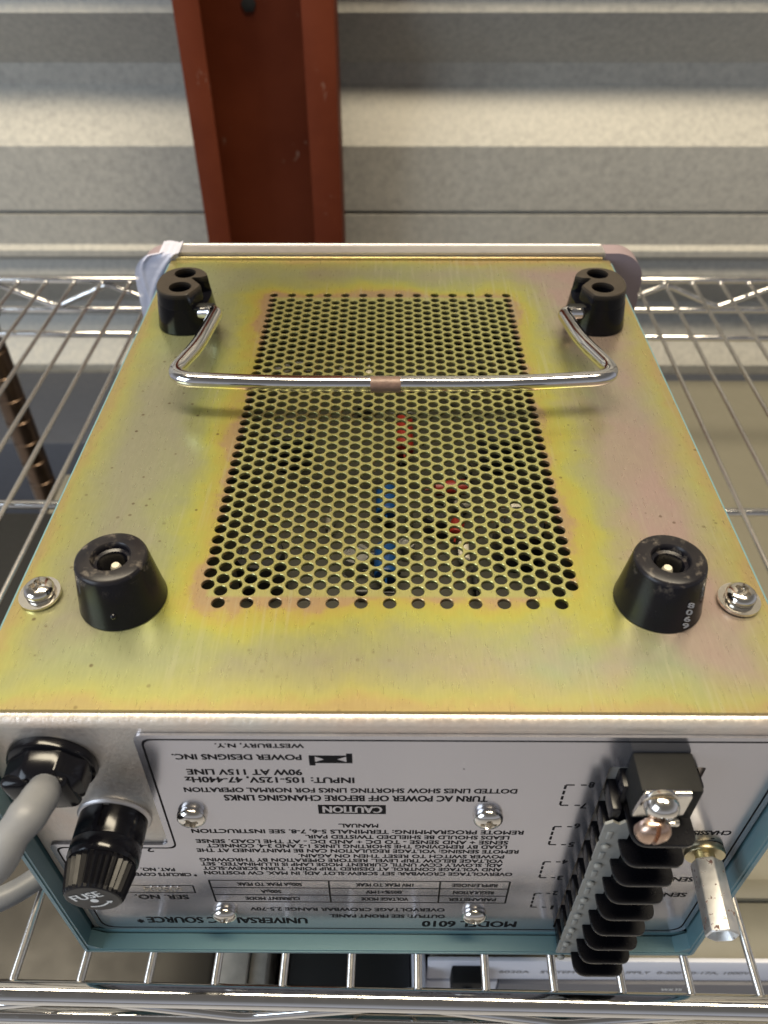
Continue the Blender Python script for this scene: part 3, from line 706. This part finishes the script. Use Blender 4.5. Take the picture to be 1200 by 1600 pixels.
# ---- conical feet at the near end
for i, x in enumerate((-.0770, .0772)):
    Mx = Matrix.Translation((x, -.0055, 0)); bm = B()
    lathe(bm, [(.0121, 0), (.01245, .0004), (.0122, .0016), (.0101, .0158), (.0098, .0167), (.0091, .0172), (.0056, .0173), (.0053, .0170), (.0051, .0152), (.0042, .0149), (.0040, .0140), (.0039, .0050)], Mx, 64, cap1=True)
    if i == 0: lathe(bm, [(.0009, 0), (.0008, .0005), (.0004, .0008)], Mx @ Matrix.Translation((.0011, -.01155, .0055)) @ Matrix.Rotation(PI/2, 4, 'X'), 12)
    ft = obj('rubber_foot', bm, M['rubber'], ps, 42)
    if i == 1:
        tb = B()
        for k, g_ in enumerate('9608'):
            put_text(tb, g_, Vector((x+.0036, -.0055-.0118+.00036*k, .0018+.0024*k)), Vector((.97, -.05, 0)).normalized(), Vector((0, .14, .99)), .0016, .0018, off=0, relief=.0001)
        obj('moulded_number', tb, M['greytext'], ft, None, norm=False)
    bm = B(); lathe(bm, [(.0015, -.003), (.0015, .0070), (.0011, .0079), (.0004, .0081)], Matrix.Translation(at(180 if i == 0 else 1044, 882 if i == 0 else 886, 2, .0125) * 1.0 - Vector((0, 0, .0125))) @ Matrix.Translation((0, 0, .0045)), 24); obj('screw', bm, M['cream'], ft, 40)
# ---- bail feet at the far end: tapered, one corner cut away for the bail pivot
def bail_foot(x, y, sg):
    """sg = +1: cut corner on the +x side"""
    N = 56; H1, H2 = .0112, .0182
    def outl(sc_a, sc_b, cutc):
        pts = []
        for i in range(N):
            a = 2*PI*i/N; ca_, sa = math.cos(a), math.sin(a)
            px_ = sc_a*abs(ca_)**.88*(1 if ca_ >= 0 else -1); py_ = sc_b*abs(sa)**.88*(1 if sa >= 0 else -1)
            pts.append((px_, py_))
        return pts
    def fin(pts): return [(x+sg*p[0], y+p[1]) for p in pts]
    a0, b0 = .0127, .0149; a1, b1 = .0113, .0137; a2, b2 = .0105, .0131
    bm = B()
    low = [fin(outl(a0-.0004, b0-.0004, 0)), fin(outl(a0, b0, 0)), fin(outl(a1, b1, 0))]
    R3 = [[bm.verts.new((p[0], p[1], z)) for p in lp_] for lp_, z in zip(low, (0, .0005, H1))]
    for A_, B_ in zip(R3, R3[1:]):
        for i in range(N): bm.faces.new((A_[i], A_[(i+1) % N], B_[(i+1) % N], B_[i]))
    bm.faces.new(R3[-1]); bm.faces.new(R3[0][::-1])
    # upper body outline with the corner removed (same vertex count bottom and top)
    def cutout(a, b):
        pts = []
        o_ = outl(a, b, 0); K = []
        a_s = -math.asin(min(.999, .0128/ b)) ; 
        for i in range(N):
            t = 2*PI*i/N
            if t > 2*PI-1.12: continue
            if t < 0.30: continue
            K.append(o_[i])
        # K runs from rear side (t=.3) counter-clockwise to the near lobe; close along the slot
        K += [(a*.78, -b*.40), (a*.80, -b*.28), (a*.42, b*.10), (a*.34, b*.17), (a*.40, b*.235), (a*.7, b*.24)]
        return K
    lo_, hi_ = fin(cutout(a1-.0001, b1-.0001)), fin(cutout(a2, b2)); n = len(lo_)
    tp = fin(cutout(a2-.0004, b2-.0004))
    hl = [circ(x, y+.0070, .0046, 28), circ(x+sg*.0002, y-.0058, .0047, 28)]
    r0 = [bm.verts.new((p[0], p[1], H1-.0003)) for p in lo_]; r1 = [bm.verts.new((p[0], p[1], H2-.0004)) for p in hi_]
    V, T_ = tri_holes(tp, hl); tv = [bm.verts.new((v.x, v.y, H2)) for v in V]
    for f in T_: bm.faces.new([tv[i] for i in f])
    idx = {(round(v.x, 7), round(v.y, 7)): i for i, v in enumerate(V)}
    r2 = [bm.verts.new((p[0], p[1], H2)) for p in tp]
    for A_, B_ in ((r0, r1), (r1, r2)):
        for i in range(n): bm.faces.new((A_[i], A_[(i+1) % n], B_[(i+1) % n], B_[i]))
    for h in hl:
        u = [bm.verts.new((p[0], p[1], H2)) for p in h]; d = [bm.verts.new((p[0]*.9+h[0][0]*.0+ (sum(q_[0] for q_ in h)/28)*.1, p[1]*.9+(sum(q_[1] for q_ in h)/28)*.1, .0045)) for p in h]
        for i in range(28): bm.faces.new((u[i], u[(i+1) % 28], d[(i+1) % 28], d[i]))
        bm.faces.new(d)
    bmesh.ops.remove_doubles(bm, verts=bm.verts[:], dist=1e-6)
    return bm
for x, sg in ((-.0887, 1), (.0895, -1)):
    bf = obj('bail_foot', bail_foot(x, .1583, sg), M['footblack'], ps, 38)
    bm = B(); lathe(bm, [(.0036, 0), (.0036, .0116), (.0030, .0122)], Matrix.Translation((x+sg*.0020, .1583-.0082, .0080)) @ Matrix.Rotation(sg*PI/2, 4, 'Y'), 24); obj('pivot_boss', bm, M['matblack'], bf, 40)
# ---- wire bail
def bp(px, py, z): return at(px, py, 2, z)
pts = [Vector((-.086, .1500, .0075)), bp(339, 487, .0090), bp(309, 541, .0118), bp(262, 592, .0140), bp(420, 599, .0140), bp(790, 600, .0140), bp(968, 590, .0140), bp(908, 532, .0118), bp(880, 489, .0090), Vector((.086, .1505, .0075))]
bm = B(); tube(bm, round_path(pts, [.0035, .008, .0105, .02, .02, .0105, .008, .0035], 10), .00292, 24)
bl = obj('stand_bail', bm, M['chrome_bail'], ps, 60)
bm = B(); a, b = bp(579, 601, .0140), bp(626, 601, .0140)
tube(bm, [a.lerp(b, k/6) + Vector((0, .0001, 0)) for k in range(7)], lambda t: 0.00304+.00004*math.sin(t*17), 24); obj('worn_sleeve', bm, M['residue'], bl, 60)
# ---- cord grip and cord
gb = at(84, 1188, 1, YP); gx, gz = gb.x, gb.z
bm = B(); Mg = Matrix.Translation((gx, YP, gz)) @ MXZ @ Matrix.Rotation(.15, 4, 'Z')
lathe(bm, [(.0118, 0), (.0120, .0008), (.0116, .0022), (.0108, .0026)], Mg, 48)
hexo = [(.0112*math.cos(a)*(1 if i % 2 else 1.0), .0098*math.sin(a)) for i, a in enumerate([2*PI*k/8+.2 for k in range(8)])]
for z0_, z1_, s_ in ((.0024, .0078, 1.0),):
    t = B(); h0 = poly2(hexo, .0014, 3); A_ = [t.verts.new((p[0]*1.04, p[1]*1.04, z0_)) for p in h0]; B_ = [t.verts.new((p[0], p[1], z1_)) for p in h0]; C_ = [t.verts.new((p[0]*.82, p[1]*.82, z1_+.0018)) for p in h0]
    n = len(h0)
    for P0, P1 in ((A_, B_), (B_, C_)):
        for i in range(n): t.faces.new((P0[i], P0[(i+1) % n], P1[(i+1) % n], P1[i]))
    t.faces.new(A_[::-1]); t.faces.new(C_); merge(bm, t, 0, Mg)
for (xa, xb, ya, yb) in ((.0006, .0088, -.0066, .0062), (-.0088, -.0006, -.0048, .0078)):
    t = B(); box(t, xa, xb, ya, yb, .0070, .0112, .0022, 4); merge(bm, t, 0, Mg)
obj('cord_grip', bm, M['phenolic'], ps, 40)
cp_ = [Vector((gx+.0005, YP+.002, gz-.0020)), at(74, 1225, 1, -.0545), at(56, 1256, 1, -.0635), at(20, 1303, 1, -.0710), at(-36, 1368, 1, -.078), Vector((-.128, -.083, -.016)), Vector((-.175, -.083, -.055)), Vector((-.190, -.064, -.105)), Vector((-.168, -.048, -.128)), Vector((-.139, -.034, -.1325)), Vector((-.124, -.012, -.1345)), Vector((-.1195, .03, -.1345)), Vector((-.1185, .07, -.1345))]
sp2 = spline(cp_, 12)
bm = B(); tube(bm, sp2, lambda t: .0045+.0002*math.sin(t*41)+.00012*math.sin(t*97), 22, dome=.001); obj('power_cord', bm, M['cord'], ps, 60)
# ---- fuse holder
fbp = at(180, 1274, 1, YP); ftp = at(143, 1405, 2, fbp.z); fl = YP - ftp.y
Mf = Matrix.Translation((fbp.x, YP, fbp.z)) @ MXZ
bm = B(); lathe(bm, [(.0106, 0), (.0108, .0006), (.0104, .0012), (.0100, .0014)], Mf, 56); fr = None
def sub(name, bm, mat_, par, smooth=40, norm=True): return obj(name, bm, mat_, par, smooth, norm)
ring_bm = bm
a = B(); lathe(a, [(.0099, .0010), (.0099, .0085), (.0096, .0090), (.0096, .0096), (.0100, .0101), (.0100, .0138), (.0095, .0146)], n=64)
b = B(); box(b, -.0009, .0009, .0090, .0115, .0012, .0080)
me = boolean(a, b); me.transform(Mf); fh = link('fuse_holder', me, ps, (M['phenolic'],), 40); sub('mounting_ring', ring_bm, M['bezel'], fh)
bm = B(); lathe(bm, [(.0092, .0146), (.0094, .0156), (.0091, .0172), (.0080, fl-.0010), (.0077, fl-.0002), (.0072, fl)], Mf, 64, flute=(.045, 1, 3)); sub('fuse_knob', bm, M['knob'], fh, 12)
bm = B(); an = math.radians(24); r_ = Vector((math.cos(an), 0, math.sin(an))); u_2 = Vector((-math.sin(an), 0, math.cos(an))); cf = Vector((fbp.x, YP-fl-.00012, fbp.z))
put_text(bm, 'FUSE', cf + r_*-.0049 + u_2*.0008, r_, u_2, .0092, .0034, off=0)
dsk = [bm.verts.new(cf + r_*(.0012*math.cos(t)) + u_2*(.0011*math.sin(t)-.0008)) for t in [2*PI*k/20 for k in range(20)]]; bm.faces.new(dsk)
arc = [cf + r_*(-.0034+.0066*t) + u_2*(-.0036-.0010*math.sin(PI*t)+.0006*t) for t in [k/10 for k in range(11)]]
for p, q_ in zip(arc, arc[1:]):
    d = (q_-p).normalized(); n = d.cross(Vector((0, 1, 0)))*.0003; bm.faces.new([bm.verts.new(v) for v in (p+n, q_+n, q_-n, p-n)])
bm.faces.new([bm.verts.new(v) for v in (arc[-1]+u_2*.0009-r_*.0004, arc[-1]+r_*.0014+u_2*.0002, arc[-1]-u_2*.0009+r_*.0001)])
for f in bm.faces:
    if f.normal.y > 0: f.normal_flip()
sub('fuse_lettering', bm, M['white_ink'], fh, None, norm=False)
# ---- earth post (hexagonal standoff)
hb = at(1101, 1333, 1, YP-.002); ht = at(1129.5, 1463, 2, hb.z-.0008)
ax_ = (ht-Vector((hb.x, YP, hb.z))); Ml = ax_.length; q4 = Vector((0, 0, 1)).rotation_difference(ax_.normalized()).to_matrix().to_4x4()
Mh = Matrix.Translation((hb.x, YP, hb.z)) @ q4
bm = B(); lathe(bm, [(.0060, .0008), (.0062, .0012), (.0062, .0026), (.0060, .0030)], Mh, 40); lathe(bm, [(.0030, .0030), (.0030, .0052)], Mh, 24); wash_bm = bm
bm = B(); hx = poly2([(.00495*math.cos(PI/3*k+.35), .00495*math.sin(PI/3*k+.35)) for k in range(6)], .0006, 2)
t = B(); n = len(hx); A_ = [t.verts.new((p[0]*.93, p[1]*.93, .0048)) for p in hx]; A2 = [t.verts.new((p[0], p[1], .0054)) for p in hx]; B_ = [t.verts.new((p[0], p[1], Ml-.0004)) for p in hx]; C_ = [t.verts.new((p[0]*.93, p[1]*.93, Ml)) for p in hx]
D_ = [t.verts.new((Vector(p).normalized().x*.0043, Vector(p).normalized().y*.0043, Ml)) for p in hx]; E_ = [t.verts.new((Vector(p).normalized().x*.0032, Vector(p).normalized().y*.0032, Ml-.0024)) for p in hx]; G_ = [t.verts.new((Vector(p).normalized().x*.0022, Vector(p).normalized().y*.0022, Ml-.010)) for p in hx]
for P0, P1 in ((A_, A2), (A2, B_), (B_, C_), (C_, D_), (D_, E_), (E_, G_)):
    for i in range(n): t.faces.new((P0[i], P0[(i+1) % n], P1[(i+1) % n], P1[i]))
t.faces.new(A_[::-1]); t.faces.new(G_); merge(bm, t, 0, Mh); gp = sub('earth_post', bm, M['standoff'], ps, 30); sub('washer', wash_bm, M['brass'], gp)
# ---- terminal strip
tsx0, tsx1 = .0600, .0838; YB_ = -.0635
bm = B(); box(bm, tsx0+.0022, tsx1, -.0515, YP+.004, -.1322, -.0225, .0006)
for k in range(9):
    zk = -.0312-.0121*k; box(bm, tsx0-.0002, tsx0+.0024, -.0548, YP+.003, zk-.0030, zk+.0030, .0005)
ts = sub('terminal_strip', bm, M['fin'], ps)
for k in range(9):
    zk = -.0312-.0121*k
    o3 = poly2([(.0638, YP+.001), (.0808, YP+.001), (.0808, YB_), (.0638, YB_)], [0, 0, .0034, .0044], 7)
    bm = B(); V, T_ = tri_holes(o3, [])
    n = len(o3); lv = [[(p[0]*.985+.0718*.015, p[1]*.985-.054*.015, zk-.0010) for p in o3], [(p[0], p[1], zk-.0007) for p in o3], [(p[0], p[1], zk+.0004) for p in o3], [(p[0]*.985+.0718*.015, p[1]*.985-.054*.015, zk+.0007) for p in o3]]
    RR = [[bm.verts.new(c) for c in l_] for l_ in lv]
    for P0, P1 in zip(RR, RR[1:]):
        for i in range(n): bm.faces.new((P0[i], P0[(i+1) % n], P1[(i+1) % n], P1[i]))
    bm.faces.new(RR[0][::-1]); bm.faces.new(RR[-1])
    sub('barrier', bm, M['fin'], ts, 30)
slot_me = panhead(.0046, .0034, False)
for k in range(7):
    zk = -.0373-.0121*(k+1)
    m2 = slot_me.copy(); m2.transform(Matrix.Translation((.0725, -.0520, zk+.001)) @ MXZ @ Matrix.Rotation(.3*k, 4, 'Z')); m2.materials.clear()
    o_ = link('terminal_screw', m2, ts, (M['nickel'],), 40)
p = at(1021, 1302, 1, -.0650); m2 = slot_me.copy(); m2.transform(Matrix.Translation((p.x, -.0636, p.z)) @ MXZ @ Matrix.Rotation(-.06, 4, 'Z')); m2.materials.clear()
o_ = link('terminal_screw', m2, ts, (M['copper'],), 40); o_['label'] = 'copper coloured slotted terminal screw'
bm = B(); lathe(bm, [(.0022, 0), (.0022, .002)], Matrix.Translation((p.x, -.0618, p.z)) @ MXZ, 16); sub('screw_shank', bm, M['copper'], ts)
# jumper block with its tab and screw
bm = B(); box(bm, .0635, .0793, -.0580, YP-.001, -.0270, -.0128, .0007, 2); jb = sub('jumper_block', bm, M['matblack'], ts)
p = at(1038, 1256, 1, -.0590); pscr = at(1037, 1271, 1, -.0630)
bm = B(); o4 = [(-.0070, -.0062), (.0060, -.0056), (.0062, .0042), (-.0058, .0042)]
plate(bm, poly2(o4, .0007, 3), [], .0, .0010, Matrix.Translation((p.x, -.0582, p.z)) @ MXZ)
tube(bm, [Vector((p.x-.0057, -.0586, p.z+.0044)), Vector((p.x+.0057, -.0586, p.z+.0044))], .0010, 14)
sub('metal_tab', bm, M['nickel'], ts, 30)
bm = B(); lathe(bm, [(.0044, 0), (.0046, .0004), (.0046, .0011), (.0040, .0014)], Matrix.Translation((pscr.x, -.0590, pscr.z)) @ MXZ, 32); sub('tab_washer', bm, M['nickel'], ts)
m2 = panhead(.0044, .0040, True); m2.transform(Matrix.Translation((pscr.x, -.0603, pscr.z)) @ MXZ @ Matrix.Rotation(.35, 4, 'X') @ Matrix.Rotation(.5, 4, 'Z')); m2.materials.clear()
o_ = link('tab_screw', m2, ts, (M['nickel'],), 40)
bm = B(); box(bm, pscr.x+.0008, pscr.x+.0048, -.0640, -.0625, pscr.z-.0052, pscr.z-.0034, .0004); sub('wire_stub', bm, M['nickel'], ts)
# solder lug strip down the left side
bm = B(); sc_pts = []
z = -.0345; zE = -.1285; k = 0
left = []
while z > zE:
    left += [(.0587, z), (.0587, z-.0092), (.0591, z-.0106), (.0587, z-.0121)]; z -= .0121
left = [(a, max(b, zE)) for a, b in left]
outl_ = [(.0662, -.0345), (.0640, -.0330), (.0625, -.0345), (.0606, -.0330)] + left + [(.0662, zE)]
o5 = []
for q_ in outl_:
    if not o5 or (abs(o5[-1][0]-q_[0])+abs(o5[-1][1]-q_[1])) > 1e-5: o5.append(q_)
plate(bm, o5, [], .0552, .0560, MXZ)
for k in range(8):
    zk = -.0405-.0121*k
    if zk > zE+.003:
        t = B(); box(t, .0600, .0617, -.0564, -.0556, zk-.0020, zk+.0020, .0004, 3); merge(bm, t)
        lathe(bm, [(.0013, 0), (.0013, .0006), (.0008, .0011), (.0002, .0012)], Matrix.Translation((.0609, -.0559, zk-.0062)) @ MXZ, 16)
sub('lug_strip', bm, M['lugs'], ts, 35)
# ---- front bezel (faces away from the camera) and its corners
bz = ps
def band(x0, x1, xr_, y0, y1, mat_, name, left=False):
    """slice x0..x1 of the rounded bezel outline"""
    full = rrect(-.1276, .1276, ZB+.0002, .0026, .0150, 14)
    bm = B(); t = B(); plate(t, full, [], -y1, -y0, MXZ); bmesh.ops.remove_doubles(t, verts=t.verts[:], dist=1e-7)
    for cut_, nrm in ((x0, (-1, 0, 0)), (x1, (1, 0, 0))):
        r = bmesh.ops.bisect_plane(t, geom=t.verts[:]+t.edges[:]+t.faces[:], plane_co=(cut_, 0, 0), plane_no=nrm, clear_outer=True)
        ed = [g for g in r['geom_cut'] if isinstance(g, bmesh.types.BMEdge)]
        bmesh.ops.holes_fill(t, edges=ed)
    merge(bm, t); return sub(name, bm, mat_, bz, 40)
bz = band(-.1085, .1065, 0, YB+.0028, YB+.0130, M['bezel'], 'front_bezel')
band(.1067, .13, 0, YB+.0022, YB+.0126, M['cap'], 'bezel_corner')
band(-.13, -.1087, 0, YB+.0022, YB+.0126, M['cap'], 'bezel_corner')
bm = B(); tube(bm, [Vector((-.108, YB+.0122, .0021)), Vector((0, YB+.0122, .0021)), Vector((.106, YB+.0122, .0021))], .0011, 14); sub('edge_bead', bm, M['bezel'], bz)
# clear film crumpled over the left corner
bm = B(); nu, nv_ = 26, 34; G = []
for i in range(nu):
    col = []
    for j in range(nv_):
        u, v = i/(nu-1), j/(nv_-1)
        z = .0036 - v*.045; xL = -.1285 + .013*max(0, (.0098-.016-z+.016)*0) 
        xl_ = -.1292
        dz = .0036 - z
        if dz < .015: xl_ = -.1292 + .0150 - math.sqrt(max(0, .0150**2-(.0150-dz)**2))
        xr_ = -.1045 - .006*min(1, v*2.2)
        x = xl_ + (xr_-xl_)*u
        y = YB + .0006 + .0009*math.sin(5*u+3*v+1)*math.sin(4*v+2*u) - .0011*max(0, 1-abs((u*.9+v*.75-.75)*9)) - .0008*max(0, 1-abs((u*1.2-v*.5-.1)*11)) - .0007*max(0, 1-abs((u+v*1.6-1.7)*10))
        col.append(bm.verts.new((x, y, z)))
    G.append(col)
for i in range(nu-1):
    for j in range(nv_-1): bm.faces.new((G[i][j], G[i+1][j], G[i+1][j+1], G[i][j+1]))
for i in range(nu-1):       # fold over the far edge
    a, b = G[i][0], G[i+1][0]
    c_ = bm.verts.new(b.co + Vector((0, .0125, .0005))); d__ = bm.verts.new(a.co + Vector((0, .0125, .0005))); bm.faces.new((a, b, c_, d__))
bmesh.ops.remove_doubles(bm, verts=bm.verts[:], dist=1e-6)
bmesh.ops.solidify(bm, geom=bm.faces[:], thickness=.00015)
sub('plastic_film', bm, M['film'], ps, 50)
# ---- what shows through the perforations
bm = B(); box(bm, -.088, .088, -.034, .205, -.0350, -.0334, .0003); obj('circuit_board', bm, M['pcb'], ps)
rr_ = random.Random(4)
def comp(name, mat_, x, y, r, l, ang, z=-.026):
    bm = B(); Mx = Matrix.Translation((x, y, z)) @ Matrix.Rotation(ang, 4, 'Z') @ Matrix.Rotation(PI/2, 4, 'Y')
    lathe(bm, [(r*.55, -l/2-.0003), (r*.92, -l/2), (r, -l/2+.0008), (r*.93, -l/2+.002), (r, -l/2+.003), (r, l/2-.0008), (r*.9, l/2)], Mx, 24)
    tube(bm, [Mx @ Vector((0, 0, -l/2-.004)), Mx @ Vector((0, 0, l/2+.004))], .0004, 8)
    return obj(name, bm, mat_, ps, 40)
def can(name, mat_, x, y, r, h):
    bm = B(); lathe(bm, [(r, 0), (r, h-.001), (r*.93, h), (r*.7, h), (r*.66, h-.0004)], Matrix.Translation((x, y, -.0333)), 28); return obj(name, bm, mat_, ps, 40)
for (x, y, m_, r, l, a) in ((.0395, .0045, 'red', .0040, .011, 0.1), (-.0258, .0050, 'red', .0032, .007, 1.2), (.0335, .0015, 'red', .0026, .005, 0.1), (.0060, .108, 'red', .0038, .022, 1.57), (.0235, .0745, 'red', .003, .012, .1), (.0245, .052, 'red', .0026, .007, 1.4), (-.0012, .066, 'blue', .0040, .014, 1.57), (-.0012, .0345, 'blue', .0042, .014, 1.57), (.0105, -.0025, 'blue', .0040, .010, .05), (.0155, .002, 'dark', .002, .01, 1.0)):
    comp('capacitor', M[m_], x, y, r, l, a)
for k in range(30):
    x, y = rr_.uniform(-.05, .05), rr_.uniform(-.005, .175); comp('resistor', M[rr_.choice(['cream', 'dark', 'dark', 'pcb', 'tanbox'])], x, y, rr_.uniform(.0013, .0022), rr_.uniform(.005, .010), rr_.choice([0, PI/2]), -.030)
for k in range(9):
    x, y = rr_.uniform(-.05, .05), rr_.uniform(.0, .175); can('transistor', M[rr_.choice(['clearcap', 'dark', 'dark'])], x, y, rr_.uniform(.003, .0055), rr_.uniform(.006, .013))
for (x, y) in ((-.040, .10), (-.044, .03), (.044, .10), (.046, .045)): can('electrolytic_can', M['dark'], x, y, .0085, .017)
